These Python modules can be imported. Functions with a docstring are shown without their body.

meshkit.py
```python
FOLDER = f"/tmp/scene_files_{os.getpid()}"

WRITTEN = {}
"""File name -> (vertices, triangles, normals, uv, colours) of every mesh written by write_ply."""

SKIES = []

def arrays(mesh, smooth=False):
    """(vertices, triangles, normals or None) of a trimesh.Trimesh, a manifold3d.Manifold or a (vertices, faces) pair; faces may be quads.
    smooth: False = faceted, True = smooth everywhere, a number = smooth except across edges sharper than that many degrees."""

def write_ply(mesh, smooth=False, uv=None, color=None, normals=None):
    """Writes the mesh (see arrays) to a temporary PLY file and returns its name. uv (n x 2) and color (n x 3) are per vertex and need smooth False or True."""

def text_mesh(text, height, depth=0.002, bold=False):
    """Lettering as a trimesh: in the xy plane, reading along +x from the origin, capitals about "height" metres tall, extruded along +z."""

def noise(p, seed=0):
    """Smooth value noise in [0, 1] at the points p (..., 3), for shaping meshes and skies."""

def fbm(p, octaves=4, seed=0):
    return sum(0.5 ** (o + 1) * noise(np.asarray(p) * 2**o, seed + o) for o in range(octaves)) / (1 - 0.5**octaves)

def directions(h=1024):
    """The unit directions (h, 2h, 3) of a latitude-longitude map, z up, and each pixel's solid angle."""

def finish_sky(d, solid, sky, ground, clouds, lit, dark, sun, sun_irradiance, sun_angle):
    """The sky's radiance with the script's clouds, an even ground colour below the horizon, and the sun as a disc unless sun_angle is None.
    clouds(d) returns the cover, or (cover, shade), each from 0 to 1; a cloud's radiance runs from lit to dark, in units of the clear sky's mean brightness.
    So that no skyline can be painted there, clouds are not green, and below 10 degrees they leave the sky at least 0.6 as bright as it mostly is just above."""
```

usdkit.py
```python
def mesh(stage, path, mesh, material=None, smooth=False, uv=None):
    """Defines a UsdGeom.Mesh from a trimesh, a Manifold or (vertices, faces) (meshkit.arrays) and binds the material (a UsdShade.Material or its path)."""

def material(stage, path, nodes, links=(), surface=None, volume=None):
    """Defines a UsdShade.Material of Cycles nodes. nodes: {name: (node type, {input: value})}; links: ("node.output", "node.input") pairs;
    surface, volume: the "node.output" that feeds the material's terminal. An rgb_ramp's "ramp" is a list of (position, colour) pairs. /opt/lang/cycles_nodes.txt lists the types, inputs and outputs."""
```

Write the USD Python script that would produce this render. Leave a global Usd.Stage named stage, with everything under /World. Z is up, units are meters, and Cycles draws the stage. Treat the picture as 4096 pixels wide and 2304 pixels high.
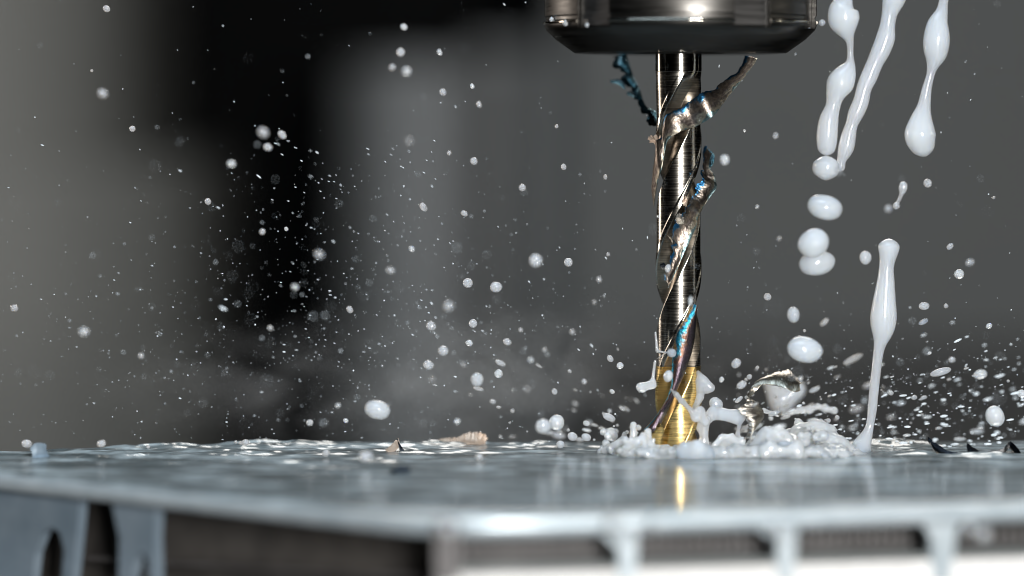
import math, random
import numpy as np, trimesh, usdkit, meshkit
from shapely.geometry import Polygon, Point
from pxr import Usd, UsdGeom, UsdLux, UsdShade, Gf, Sdf

rng = np.random.default_rng(11)
random.seed(11)
stage = Usd.Stage.CreateInMemory()
UsdGeom.SetStageUpAxis(stage, 'Z'); UsdGeom.SetStageMetersPerUnit(stage, 1.0)
UsdGeom.Xform.Define(stage, '/World')

# ------------------------------------------------------------------ camera
S = 0.0000645            # metres per photo pixel (4096 wide) at the drill's own distance
D = 0.80                 # camera to drill
HZ = 450                 # photo row of the camera's level
ZC = (1800 - HZ) * S     # camera height over the plate
cam = UsdGeom.Camera.Define(stage, '/World/camera')
cam.AddTranslateOp().Set((0, -D, ZC)); cam.AddRotateXOp().Set(90)
FL = 36.0 * D / (4096 * S)
cam.CreateHorizontalApertureAttr(36.0); cam.CreateVerticalApertureAttr(20.25)
cam.CreateFocalLengthAttr(FL)
cam.CreateVerticalApertureOffsetAttr(-(1152 - HZ) / 4096 * 36.0)
cam.CreateFocusDistanceAttr(D - 0.004); cam.CreateFStopAttr(FL / 32.0)
cam.CreateClippingRangeAttr((0.05, 50.0))
cam.CreateExposureAttr(0.14)

# ------------------------------------------------------------------ lamps
def rect_lamp(name, pos, aim, w, h, power, color):
    l = UsdLux.RectLight.Define(stage, '/World/' + name)
    l.CreateWidthAttr(w); l.CreateHeightAttr(h); l.CreateIntensityAttr(power); l.CreateColorAttr(color)
    p, t = Gf.Vec3d(*pos), Gf.Vec3d(*aim)
    m = Gf.Matrix4d().SetLookAt(p, t, Gf.Vec3d(0, 0, 1)).GetInverse()
    l.AddTransformOp().Set(m)
    return l
DRILL = np.array([(2714 - 2048) * S, 0.0])
rect_lamp('work_lamp', (0.20, -0.95, 0.16), (0.02, 0, 0.06), 0.16, 0.27, 78.0, (1.0, 0.985, 0.965))
rect_lamp('side_lamp', (-0.62, 0.36, 0.16), (0.04, 0, 0.06), 0.08, 0.34, 15.0, (1.0, 0.88, 0.78))
rect_lamp('strip_lamp', (0.75, -0.05, 0.16), (0.04, 0, 0.06), 0.02, 0.30, 12.0, (1.0, 0.96, 0.85))
rect_lamp('ceiling_lamp', (-0.1, -0.25, 0.75), (0.0, -0.05, 0), 0.5, 0.3, 6.5, (0.66, 0.84, 1.0))
rect_lamp('rear_lamp', (0.12, 0.95, 0.62), (0.02, 0, 0), 0.60, 0.34, 6.5, (1.0, 0.96, 0.90))

# ------------------------------------------------------------------ helpers
def P(px, py, y=0.0):
    """The point at depth y that lies under a pixel of the photograph."""
    k = S * (D + y) / D
    return np.array([(px - 2048) * k, y, ZC + (HZ - py) * k])
def R(r, y=0.0):
    return r * S * (D + y) / D
def ground(px, py):
    """The point of the plate's top (z = 0) under a pixel."""
    d = D * (1800 - HZ) / (py - HZ)
    return np.array([(px - 2048) * S * d / D, d - D])
def ray_plane(px, py, p0, n):
    d = np.array([(px - 2048) * S / D, 1.0, (HZ - py) * S / D])
    o = np.array([0, -D, ZC])
    return o + d * (np.dot(np.asarray(p0) - o, n) / np.dot(d, n))

used = {}
def numbered(path):
    n = used.get(path, -1) + 1
    used[path] = n
    return path if n == 0 else f'{path}_{n:03d}'
def tag(p, label=None, cat=None, group=None, kind=None):
    p = p.GetPrim() if hasattr(p, 'GetPrim') else p
    for k, v in (('label', label), ('category', cat), ('group', group), ('kind', kind)):
        if v: p.SetCustomDataByKey(k, v)
    return p
def thing(name, label, cat, group=None, loc=(0, 0, 0)):
    x = UsdGeom.Xform.Define(stage, numbered('/World/' + name))
    if any(loc): x.AddTranslateOp().Set(tuple(map(float, loc)))
    return tag(x, label, cat, group)
def obj(name, mesh, m, parent=None, smooth=35, uv=None, kind=None, label=None):
    base = str(parent.GetPath()) if parent else '/World'
    p = usdkit.mesh(stage, numbered(base + '/' + name), mesh, m, smooth=smooth, uv=uv).GetPrim()
    return tag(p, label, None, None, kind)
def one(name, mesh, m, label, cat, group=None, smooth=True, uv=None):
    """A thing that is one mesh; its origin is set at its middle."""
    p = usdkit.mesh(stage, numbered('/World/' + name), mesh, m, smooth=smooth, uv=uv).GetPrim()
    return tag(p, label, cat, group)

def spline(pts, n, soft=0.0):
    pts = np.asarray(pts, float)
    if len(pts) < 3:
        return np.stack([np.interp(np.linspace(0, 1, n), np.linspace(0, 1, len(pts)), pts[:, k]) for k in range(pts.shape[1])], 1)
    from scipy.interpolate import PchipInterpolator
    seg = np.r_[0, np.cumsum(np.linalg.norm(np.diff(pts[:, :2], axis=0), axis=1) + 1e-9)]
    out = PchipInterpolator(seg / seg[-1], pts)(np.linspace(0, 1, n))
    if soft:
        from scipy.ndimage import gaussian_filter1d
        out = gaussian_filter1d(out, soft, axis=0, mode='nearest')
    return out

def grid_mesh(V, close_v=False):
    """V: (a, b, 3) grid of points -> vertices, quads."""
    a, b = V.shape[:2]
    idx = np.arange(a * b).reshape(a, b)
    if close_v: idx = np.concatenate([idx, idx[:, :1]], 1)
    f = np.stack([idx[:-1, :-1], idx[:-1, 1:], idx[1:, 1:], idx[1:, :-1]], -1).reshape(-1, 4)
    return V.reshape(-1, 3), f

def tube(pts, n=110, sides=26, open_top=False, wob=0.0, seed=0):
    """A liquid thread: pts are (px, py, radius in px, y)."""
    q = spline(pts, n, n / 55.0)
    t = np.linspace(0, 1, n)
    c = np.array([P(a, b, y) for a, b, r, y in q])
    r = np.array([R(r_, y) for _, _, r_, y in q])
    L = np.r_[0, np.cumsum(np.linalg.norm(np.diff(c, axis=0), axis=1))]
    def cap(s, r0):
        return np.sqrt(np.clip(1 - (1 - np.clip(s / max(r0, 1e-9), 0, 1)) ** 2, 0.0004, 1))
    r = r * cap(L[-1] - L, r[-1])
    if not open_top: r = r * cap(L, r[0])
    T = np.gradient(c, axis=0); T /= np.linalg.norm(T, axis=1, keepdims=True)
    B = np.cross(T, [0, 1.0, 0]); B /= np.linalg.norm(B, axis=1, keepdims=True)
    N = np.cross(B, T)
    a = np.linspace(0, 2 * np.pi, sides, endpoint=False)
    V = c[:, None] + r[:, None, None] * (np.cos(a)[None, :, None] * B[:, None] + np.sin(a)[None, :, None] * N[:, None])
    v, f = grid_mesh(V, True)
    if wob:
        d = v - np.repeat(c, sides, 0)
        v = v + d * (wob * (meshkit.noise(v / 0.004, seed)[:, None] - .5))
    m = len(v)
    v = np.vstack([v, c[:1], c[-1:]])
    tri = np.vstack([f[:, [0, 1, 2]], f[:, [0, 2, 3]]])
    caps = [[m, (k + 1) % sides, k] for k in range(sides)] + [[m + 1, m - sides + k, m - sides + (k + 1) % sides] for k in range(sides)]
    tm = trimesh.Trimesh(v, np.vstack([tri, caps]), process=False)
    if tm.volume < 0: tm.invert()
    return tm

def surface_nets(F, o, h):
    ins = F < 0
    nx, ny, nz = F.shape
    cells = np.zeros((nx - 1, ny - 1, nz - 1), int)
    acc = np.zeros((nx - 1, ny - 1, nz - 1, 3)); cnt = np.zeros((nx - 1, ny - 1, nz - 1))
    corner = [(i, j, k) for i in (0, 1) for j in (0, 1) for k in (0, 1)]
    sl = lambda c: F[c[0]:nx - 1 + c[0], c[1]:ny - 1 + c[1], c[2]:nz - 1 + c[2]]
    for a in corner:
        for ax in range(3):
            if a[ax] == 0:
                b = tuple(1 if q == ax else a[q] for q in range(3))
                fa, fb = sl(a), sl(b)
                x = (fa < 0) != (fb < 0)
                t = np.where(x, fa / np.where(x, fa - fb, 1), 0)
                for q in range(3):
                    acc[..., q] += np.where(x, a[q] + (t if q == ax else 0), 0)
                cnt += x
    act = cnt > 0
    ids = -np.ones(act.shape, int); ids[act] = np.arange(act.sum())
    ijk = np.argwhere(act)
    v = o + h * (ijk + acc[act] / cnt[act][:, None])
    quads = []
    for ax in range(3):
        u, w = (ax + 1) % 3, (ax + 2) % 3
        A = np.moveaxis(ins, (ax, u, w), (0, 1, 2)); I = np.moveaxis(ids, (ax, u, w), (0, 1, 2))
        e = A[:-1] != A[1:]
        e = e[:, 1:-1, 1:-1]
        i, j, k = np.nonzero(e); j += 1; k += 1
        q = np.stack([I[i, j - 1, k - 1], I[i, j, k - 1], I[i, j, k], I[i, j - 1, k]], 1)
        flip = ~A[i, j, k]
        q[flip] = q[flip][:, ::-1]
        quads.append(q)
    q = np.vstack(quads); q = q[(q >= 0).all(1)]
    return trimesh.Trimesh(v, np.vstack([q[:, [0, 1, 2]], q[:, [0, 2, 3]]]), process=False)

def blob(prims, k=0.0005, h=0.00032, floor=None, rough=0.0, seed=0):
    """One liquid body: round cones (a, ra, b, rb), joined smoothly."""
    A = np.array([p[0] for p in prims], float); B = np.array([p[2] for p in prims], float)
    ra = np.array([p[1] for p in prims]); rb = np.array([p[3] for p in prims])
    lo = np.minimum(A, B).min(0) - max(ra.max(), rb.max()) - 4 * k; hi = np.maximum(A, B).max(0) + max(ra.max(), rb.max()) + 4 * k
    if floor is not None: lo[2] = floor
    n = np.ceil((hi - lo) / h).astype(int) + 2
    ax = [lo[q] + h * np.arange(n[q]) for q in range(3)]
    E = np.zeros(n)
    for a, r0, b, r1 in zip(A, ra, B, rb):
        m = max(r0, r1) + 7 * k
        s0 = np.clip(np.floor((np.minimum(a, b) - m - lo) / h).astype(int), 0, n - 1); s1 = np.clip(np.ceil((np.maximum(a, b) + m - lo) / h).astype(int) + 1, 1, n)
        X, Y, Z = np.meshgrid(*(ax[q][s0[q]:s1[q]] for q in range(3)), indexing='ij')
        pt = np.stack([X, Y, Z], -1)
        ba = b - a; L2 = max(ba @ ba, 1e-18)
        t = np.clip((pt - a) @ ba / L2, 0, 1)
        d = np.linalg.norm(pt - (a + t[..., None] * ba), axis=-1) - (r0 + t * (r1 - r0))
        E[s0[0]:s1[0], s0[1]:s1[1], s0[2]:s1[2]] += np.exp(np.clip(-d / k, -60, 60))
    F = np.where(E > 0, -k * np.log(np.maximum(E, 1e-30)), 7 * k)
    if rough:
        X, Y, Z = np.meshgrid(*ax, indexing='ij')
        F = F + rough * (meshkit.fbm(np.stack([X, Y, Z], -1) / 0.0022, 2, seed) - .5)
    F[[0, -1]] = np.maximum(F[[0, -1]], h); F[:, [0, -1]] = np.maximum(F[:, [0, -1]], h); F[:, :, [0, -1]] = np.maximum(F[:, :, [0, -1]], h)
    m = surface_nets(F, lo, h)
    trimesh.smoothing.filter_taubin(m, iterations=4)
    if m.volume < 0: m.invert()
    return m
def cone(a, b=None, y=0.0, y2=None):
    """(px, py, r) -> (px, py, r) at depth y."""
    b = a if b is None else b
    y2 = y if y2 is None else y2
    return (P(a[0], a[1], y), R(a[2], y), P(b[0], b[1], y2), R(b[2], y2))

def ribbon(A, B, n=90, cols=9, bulge=0.0, thick=0.00016, jag=0.0, jag_n=40, seed=0, curl=0.0):
    """A metal strip between two edges (px, py, y), with its thickness; jag tears edge A."""
    a, b = spline(A, n), spline(B, n)
    a = np.array([P(*q) for q in a]); b = np.array([P(*q) for q in b])
    t = np.linspace(0, 1, n)
    if jag:
        j = meshkit.fbm(np.stack([t * jag_n, t * 0 + seed, t * 0], -1), 3, seed)
        j = np.clip((j - .35) * 1.8, -.1, .9)
        a = a + (b - a) * (jag * j)[:, None]
    w = np.linspace(0, 1, cols)
    V = a[:, None] * (1 - w)[None, :, None] + b[:, None] * w[None, :, None]
    T = np.gradient(V, axis=0); Wd = np.gradient(V, axis=1)
    N = np.cross(T, Wd); N /= np.maximum(np.linalg.norm(N, axis=-1, keepdims=True), 1e-12)
    V = V + N * (bulge * 4 * w * (1 - w))[None, :, None] + N * (curl * np.clip(w - .7, 0, 1) ** 2 * 9)[None, :, None]
    V = V + N * (0.00005 * (meshkit.noise(np.stack(np.broadcast_arrays((t * n * .22)[:, None], (w * 2.2)[None], seed), -1), seed) - .5))[..., None]
    top, bot = V + N * thick / 2, V - N * thick / 2
    ring = np.concatenate([top, bot[:, ::-1]], 1)
    v, f = grid_mesh(ring, True)
    k = 2 * cols
    end = lambda i: [[i * k + q, i * k + q + 1, i * k + k - 2 - q, i * k + k - 1 - q] for q in range(cols - 1)]
    f = np.vstack([f, end(0), [e[::-1] for e in end(n - 1)]])
    uv = np.stack(np.broadcast_arrays(np.r_[w, w[::-1]][None, :], t[:, None]), -1).reshape(-1, 2)
    return (v, f), uv

def extrude(poly, z0, z1):
    m = trimesh.creation.extrude_polygon(poly, z1 - z0, engine='earcut'); m.apply_translation((0, 0, z0)); return m
def revolve(profile, c, n=96):
    m = trimesh.creation.revolve(np.array(profile, float), sections=n); m.apply_translation((c[0], c[1], 0)); return m

# ------------------------------------------------------------------ materials
LK = '/World/Looks/'
def mat(name, nodes, links=(), surface='p.BSDF', volume=None):
    return usdkit.material(stage, LK + name, nodes, links, surface=surface, volume=volume)
tc = ('geometry', {})
def metal(name, col, rough, noise_scale=(120, 120, 2600), amt=.25, bump=.12, tint2=None):
    c2 = tint2 or tuple(x * .72 for x in col)
    return mat(name, {
        'g': tc, 'mp': ('mapping', {'scale': noise_scale}),
        'n': ('noise_texture', {'scale': 1.0, 'detail': 4.0, 'roughness': .6}),
        'r': ('rgb_ramp', {'ramp': [(.35, col), (.7, c2)]}),
        'rr': ('map_range', {'from_min': .3, 'from_max': .7, 'to_min': rough * (1 - amt), 'to_max': rough * (1 + amt)}),
        'b': ('bump', {'strength': bump, 'distance': 0.00006}),
        'p': ('principled_bsdf', {'metallic': 1.0})},
        [('g.position', 'mp.vector'), ('mp.vector', 'n.vector'), ('n.fac', 'r.fac'), ('r.color', 'p.base_color'), ('n.fac', 'rr.value'), ('rr.result', 'p.roughness'), ('n.fac', 'b.height'), ('b.normal', 'p.normal')])
M = {}
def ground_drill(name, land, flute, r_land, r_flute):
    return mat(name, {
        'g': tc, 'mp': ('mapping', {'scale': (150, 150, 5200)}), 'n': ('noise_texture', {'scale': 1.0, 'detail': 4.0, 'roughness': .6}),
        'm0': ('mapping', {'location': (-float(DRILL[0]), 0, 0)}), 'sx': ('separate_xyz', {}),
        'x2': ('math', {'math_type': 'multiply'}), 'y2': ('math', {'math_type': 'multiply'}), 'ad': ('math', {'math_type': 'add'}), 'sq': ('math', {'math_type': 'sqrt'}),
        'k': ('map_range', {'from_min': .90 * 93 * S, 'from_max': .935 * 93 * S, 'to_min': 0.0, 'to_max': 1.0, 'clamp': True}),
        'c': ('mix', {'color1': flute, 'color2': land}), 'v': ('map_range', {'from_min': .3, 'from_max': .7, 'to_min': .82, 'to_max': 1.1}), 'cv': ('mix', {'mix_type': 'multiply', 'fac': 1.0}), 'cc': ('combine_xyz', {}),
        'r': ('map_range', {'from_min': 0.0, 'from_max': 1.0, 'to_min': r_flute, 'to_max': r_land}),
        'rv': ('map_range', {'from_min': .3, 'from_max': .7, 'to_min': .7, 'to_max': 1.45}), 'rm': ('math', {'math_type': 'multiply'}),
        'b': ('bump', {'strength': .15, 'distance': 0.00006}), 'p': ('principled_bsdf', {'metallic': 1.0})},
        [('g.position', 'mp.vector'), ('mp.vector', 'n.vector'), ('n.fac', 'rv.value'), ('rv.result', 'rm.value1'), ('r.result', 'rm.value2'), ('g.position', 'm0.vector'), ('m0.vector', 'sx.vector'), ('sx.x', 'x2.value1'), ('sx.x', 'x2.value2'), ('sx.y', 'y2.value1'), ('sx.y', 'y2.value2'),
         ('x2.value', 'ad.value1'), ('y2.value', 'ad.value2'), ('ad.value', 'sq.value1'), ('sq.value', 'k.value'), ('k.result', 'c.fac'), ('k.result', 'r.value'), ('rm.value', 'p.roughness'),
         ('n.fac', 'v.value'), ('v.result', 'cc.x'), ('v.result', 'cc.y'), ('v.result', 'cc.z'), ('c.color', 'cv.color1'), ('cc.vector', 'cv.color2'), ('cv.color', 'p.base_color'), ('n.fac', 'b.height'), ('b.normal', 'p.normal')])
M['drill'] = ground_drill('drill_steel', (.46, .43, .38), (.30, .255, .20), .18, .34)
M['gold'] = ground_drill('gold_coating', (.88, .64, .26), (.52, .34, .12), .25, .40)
M['shank'] = metal('shank_steel', (.42, .39, .34), .12, (150, 150, 3600), .3, .06)
M['nut'] = metal('black_nut', (.075, .072, .067), .36, (60, 60, 900), .35, .25)
M['slot'] = metal('grey_slot', (.20, .195, .19), .44, (60, 60, 1300), .3, .25)
def chip_mat(name, ramp, rough=.37):
    return mat(name, {
        'tc': ('texture_coordinate', {}), 'mp': ('mapping', {'scale': (1, 1, 1)}), 'g': tc,
        'sx': ('separate_xyz', {}), 'n': ('noise_texture', {'scale': 210.0, 'detail': 4.0, 'roughness': .6}),
        'mn': ('map_range', {'from_min': .3, 'from_max': .7, 'to_min': -.22, 'to_max': .26}),
        'ad': ('math', {'math_type': 'add', 'use_clamp': True}),
        'r': ('rgb_ramp', {'ramp': ramp}),
        'ms': ('mapping', {'scale': (9, 60, 1), 'rotation': (0, 0, .5)}), 'n2': ('noise_texture', {'scale': 1.0, 'detail': 3.0}),
        'st': ('map_range', {'from_min': .3, 'from_max': .7, 'to_min': .55, 'to_max': 1.15}), 'sc': ('combine_xyz', {}), 'mm': ('mix', {'mix_type': 'multiply', 'fac': 1.0}),
        'b': ('bump', {'strength': .8, 'distance': 0.00015}),
        'p': ('principled_bsdf', {'metallic': 1.0, 'roughness': rough})},
        [('tc.UV', 'sx.vector'), ('g.position', 'n.vector'), ('n.fac', 'mn.value'), ('sx.x', 'ad.value1'), ('mn.result', 'ad.value2'), ('ad.value', 'r.fac'), ('r.color', 'mm.color1'), ('sc.vector', 'mm.color2'), ('mm.color', 'p.base_color'), ('n2.fac', 'st.value'), ('st.result', 'sc.x'), ('st.result', 'sc.y'), ('st.result', 'sc.z'),
         ('tc.UV', 'ms.vector'), ('ms.vector', 'n2.vector'), ('n2.fac', 'b.height'), ('b.normal', 'p.normal')])
M['chip'] = chip_mat('tempered_chip', [(0, (.03, .14, .30)), (.08, (.05, .19, .34)), (.17, (.28, .25, .225)), (.5, (.33, .27, .22)), (.72, (.23, .195, .18)), (.86, (.50, .45, .36)), (.95, (.55, .50, .40)), (1, (.25, .36, .37))])
M['chip_dark'] = chip_mat('blued_chip', [(0, (.02, .05, .07)), (.4, (.04, .07, .09)), (.75, (.05, .16, .22)), (1, (.35, .55, .62))], .3)
M['chip_violet'] = chip_mat('violet_chip', [(0, (.55, .33, .13)), (.14, (.02, .17, .28)), (.26, (.03, .24, .34)), (.4, (.20, .11, .07)), (.58, (.12, .09, .11)), (.8, (.12, .10, .12)), (1, (.22, .20, .16))], .40)
M['chip_silver'] = chip_mat('bare_chip', [(0, (.60, .56, .50)), (.4, (.36, .33, .29)), (.8, (.50, .46, .38)), (1, (.74, .69, .58))], .30)
M['chip_black'] = chip_mat('burnt_chip', [(0, (.03, .035, .045)), (.7, (.05, .055, .065)), (1, (.5, .47, .42))], .3)
M['chip_tan'] = mat('tan_chip', {'g': tc, 'n': ('noise_texture', {'scale': 500.0, 'detail': 3.0}), 'r': ('rgb_ramp', {'ramp': [(.3, (.50, .37, .28)), (.7, (.66, .54, .44))]}), 'p': ('principled_bsdf', {'roughness': .45, 'metallic': .45})}, [('g.position', 'n.vector'), ('n.fac', 'r.fac'), ('r.color', 'p.base_color')])
def liquid(name, col, trans, sss, scale=.0022):
    return mat(name, {'p': ('principled_bsdf', {'base_color': col, 'roughness': .03, 'ior': 1.45, 'transmission_weight': trans, 'subsurface_weight': sss, 'subsurface_radius': (1.0, .82, .64), 'subsurface_scale': scale})})
M['milky'] = liquid('milky_coolant', (.82, .92, .965), .16, 1.0, .0021)
M['clear'] = liquid('thin_coolant', (.94, .97, .98), .44, .55, .0009)
M['speck'] = mat('spray_coolant', {'p': ('principled_bsdf', {'base_color': (.80, .87, .92), 'roughness': .1, 'ior': 1.34, 'transmission_weight': .25})})
M['film'] = mat('coolant_film', {
    'g': tc, 'mp': ('mapping', {'scale': (45, 130, 90)}), 'n': ('noise_texture', {'scale': 1.0, 'detail': 4.0, 'distortion': .8}),
    'r': ('rgb_ramp', {'ramp': [(.36, (.09, .11, .115)), (.50, (.19, .225, .235)), (.64, (.50, .58, .61))]}),
    'p': ('principled_bsdf', {'roughness': .17, 'ior': 1.36})},
    [('g.position', 'mp.vector'), ('mp.vector', 'n.vector'), ('n.fac', 'r.fac'), ('r.color', 'p.base_color')])
M['plate'] = mat('wet_aluminium', {
    'g': tc, 'n': ('noise_texture', {'scale': 160.0, 'detail': 4.0}),
    'r': ('rgb_ramp', {'ramp': [(.3, (.42, .49, .53)), (.7, (.56, .63, .67))]}),
    'p': ('principled_bsdf', {'roughness': .34, 'metallic': .35})},
    [('g.position', 'n.vector'), ('n.fac', 'r.fac'), ('r.color', 'p.base_color')])
M['casting'] = mat('blue_grey_casting', {
    'g': tc, 'n': ('noise_texture', {'scale': 90.0, 'detail': 4.0}),
    'r': ('rgb_ramp', {'ramp': [(.3, (.16, .215, .265)), (.7, (.24, .30, .355))]}),
    'p': ('principled_bsdf', {'roughness': .42, 'metallic': .2})},
    [('g.position', 'n.vector'), ('n.fac', 'r.fac'), ('r.color', 'p.base_color')])
M['flange'] = mat('milled_flange', {
    'g': tc, 'mp': ('mapping', {'scale': (1800, 60, 60)}), 'n': ('noise_texture', {'scale': 1.0, 'detail': 2.0}),
    'r': ('rgb_ramp', {'ramp': [(.3, (.70, .69, .68)), (.7, (.86, .86, .85))]}),
    'p': ('principled_bsdf', {'roughness': .4})},
    [('g.position', 'mp.vector'), ('mp.vector', 'n.vector'), ('n.fac', 'r.fac'), ('r.color', 'p.base_color')])
M['floor'] = mat('wet_floor', {'p': ('principled_bsdf', {'base_color': (.20, .22, .22), 'roughness': .22})})
M['core'] = mat('dark_core', {'g': tc, 'n': ('noise_texture', {'scale': 120.0, 'detail': 3.0}), 'r': ('rgb_ramp', {'ramp': [(.3, (.035, .032, .03)), (.7, (.06, .055, .05))]}), 'p': ('principled_bsdf', {'roughness': .6})}, [('g.position', 'n.vector'), ('n.fac', 'r.fac'), ('r.color', 'p.base_color')])
M['void'] = mat('black_wall', {'p': ('principled_bsdf', {'base_color': (.008, .008, .008), 'roughness': .8})})
M['fin'] = mat('fin_metal', {'g': tc, 'n': ('noise_texture', {'scale': 140.0}), 'r': ('rgb_ramp', {'ramp': [(.3, (.07, .066, .066)), (.7, (.11, .105, .105))]}), 'p': ('principled_bsdf', {'roughness': .5, 'metallic': .3})}, [('g.position', 'n.vector'), ('n.fac', 'r.fac'), ('r.color', 'p.base_color')])
def paint(name, a, b):
    return mat(name, {'g': tc, 'n': ('noise_texture', {'scale': 3.0, 'detail': 3.0}), 'r': ('rgb_ramp', {'ramp': [(.35, a), (.65, b)]}), 'p': ('principled_bsdf', {'roughness': .6})}, [('g.position', 'n.vector'), ('n.fac', 'r.fac'), ('r.color', 'p.base_color')])
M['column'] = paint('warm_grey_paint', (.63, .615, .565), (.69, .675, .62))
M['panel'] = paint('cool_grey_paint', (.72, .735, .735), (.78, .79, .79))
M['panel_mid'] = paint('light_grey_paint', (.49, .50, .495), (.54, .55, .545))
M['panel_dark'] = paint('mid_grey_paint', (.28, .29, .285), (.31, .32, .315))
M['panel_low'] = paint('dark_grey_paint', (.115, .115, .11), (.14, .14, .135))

# ------------------------------------------------------------------ the machine behind, far out of focus
def slab(px0, px1, py0, py1, y, depth, m, name, label, cat, bow=0.0, n=14, r=0.01):
    a, b = P(px0, py1, y), P(px1, py0, y)
    xs = np.linspace(a[0], b[0], n); t = np.linspace(-1, 1, n)
    front = y - bow * (1 - t ** 2)
    poly = Polygon(np.vstack([np.stack([xs, front], 1), [[b[0], y + depth], [a[0], y + depth]]]))
    mesh = extrude(poly, a[2], b[2])
    return one(name, mesh, m, label, cat, smooth=30)
col = thing('machine_column', 'blurred warm grey machine column standing at the far left', 'machine column')
def part_slab(px0, px1, py0, py1, y, depth, m, name, parent, bow=0.0, n=40, mat_label=None):
    a, b = P(px0, py1, y), P(px1, py0, y)
    t = -np.cos(np.linspace(0, np.pi, n)); xs = (a[0] + b[0]) / 2 + t * (b[0] - a[0]) / 2
    poly = Polygon(np.vstack([np.stack([xs, y + bow - bow * np.sqrt(np.clip(1 - t ** 2, 0, 1))], 1), [[b[0], y + bow + depth], [a[0], y + bow + depth]]]))
    mesh = extrude(poly, a[2], b[2])
    if parent is None: return one(name, mesh, m, *mat_label, smooth=30)
    return obj(name, mesh, m, parent, smooth=30)
BY = 1.5
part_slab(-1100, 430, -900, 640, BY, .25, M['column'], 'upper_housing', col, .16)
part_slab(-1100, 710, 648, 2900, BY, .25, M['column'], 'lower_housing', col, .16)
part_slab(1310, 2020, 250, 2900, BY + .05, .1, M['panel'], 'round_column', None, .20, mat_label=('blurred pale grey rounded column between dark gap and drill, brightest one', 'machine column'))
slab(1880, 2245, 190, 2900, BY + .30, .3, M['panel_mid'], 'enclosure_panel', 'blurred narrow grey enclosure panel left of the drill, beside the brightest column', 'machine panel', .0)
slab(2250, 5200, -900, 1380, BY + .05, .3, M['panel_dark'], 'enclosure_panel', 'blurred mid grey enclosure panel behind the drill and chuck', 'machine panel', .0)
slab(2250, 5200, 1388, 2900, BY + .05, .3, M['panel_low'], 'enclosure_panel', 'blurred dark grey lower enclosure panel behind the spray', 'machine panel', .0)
w = obj('wall', trimesh.creation.box((7, .05, 5)).apply_translation((0, 2.6, 0)), M['void'], kind='structure')

# ------------------------------------------------------------------ the workpiece
C0 = ground(1760, 2075); CL = ground(0, 1893); CR = ground(4096, 2008)
sl, sr = (CL[1] - C0[1]) / (CL[0] - C0[0]), (CR[1] - C0[1]) / (CR[0] - C0[0])
def ynear(x):
    a, b = C0[1] + sl * (x - C0[0]), C0[1] + sr * (x - C0[0])
    k = .006
    return k * np.logaddexp(a / k, b / k) - k * .3
F0, F1 = ground(0, 1808), ground(760, 1777)
def yfar(x):
    a = F0[1] + (F1[1] - F0[1]) / (F1[0] - F0[0]) * (x - F0[0])
    b = .0185 + .02 * (x - .0)
    k = .004
    return -k * np.logaddexp(-a / k, -b / k)
X0, X1 = -.152, .20
xs = np.linspace(X0, X1, 120)
outline = np.vstack([np.stack([xs, ynear(xs)], 1), np.stack([xs, yfar(xs)], 1)[::-1]])
plate_poly = Polygon(outline).buffer(0)
RD = R(93)                                                      # drill radius
hole = Point(*DRILL).buffer(RD * 1.03, 40)
wp = thing('workpiece', 'wet grey metal casting being drilled, its ribbed sides towards the lens', 'workpiece')
TH = .0042
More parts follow.
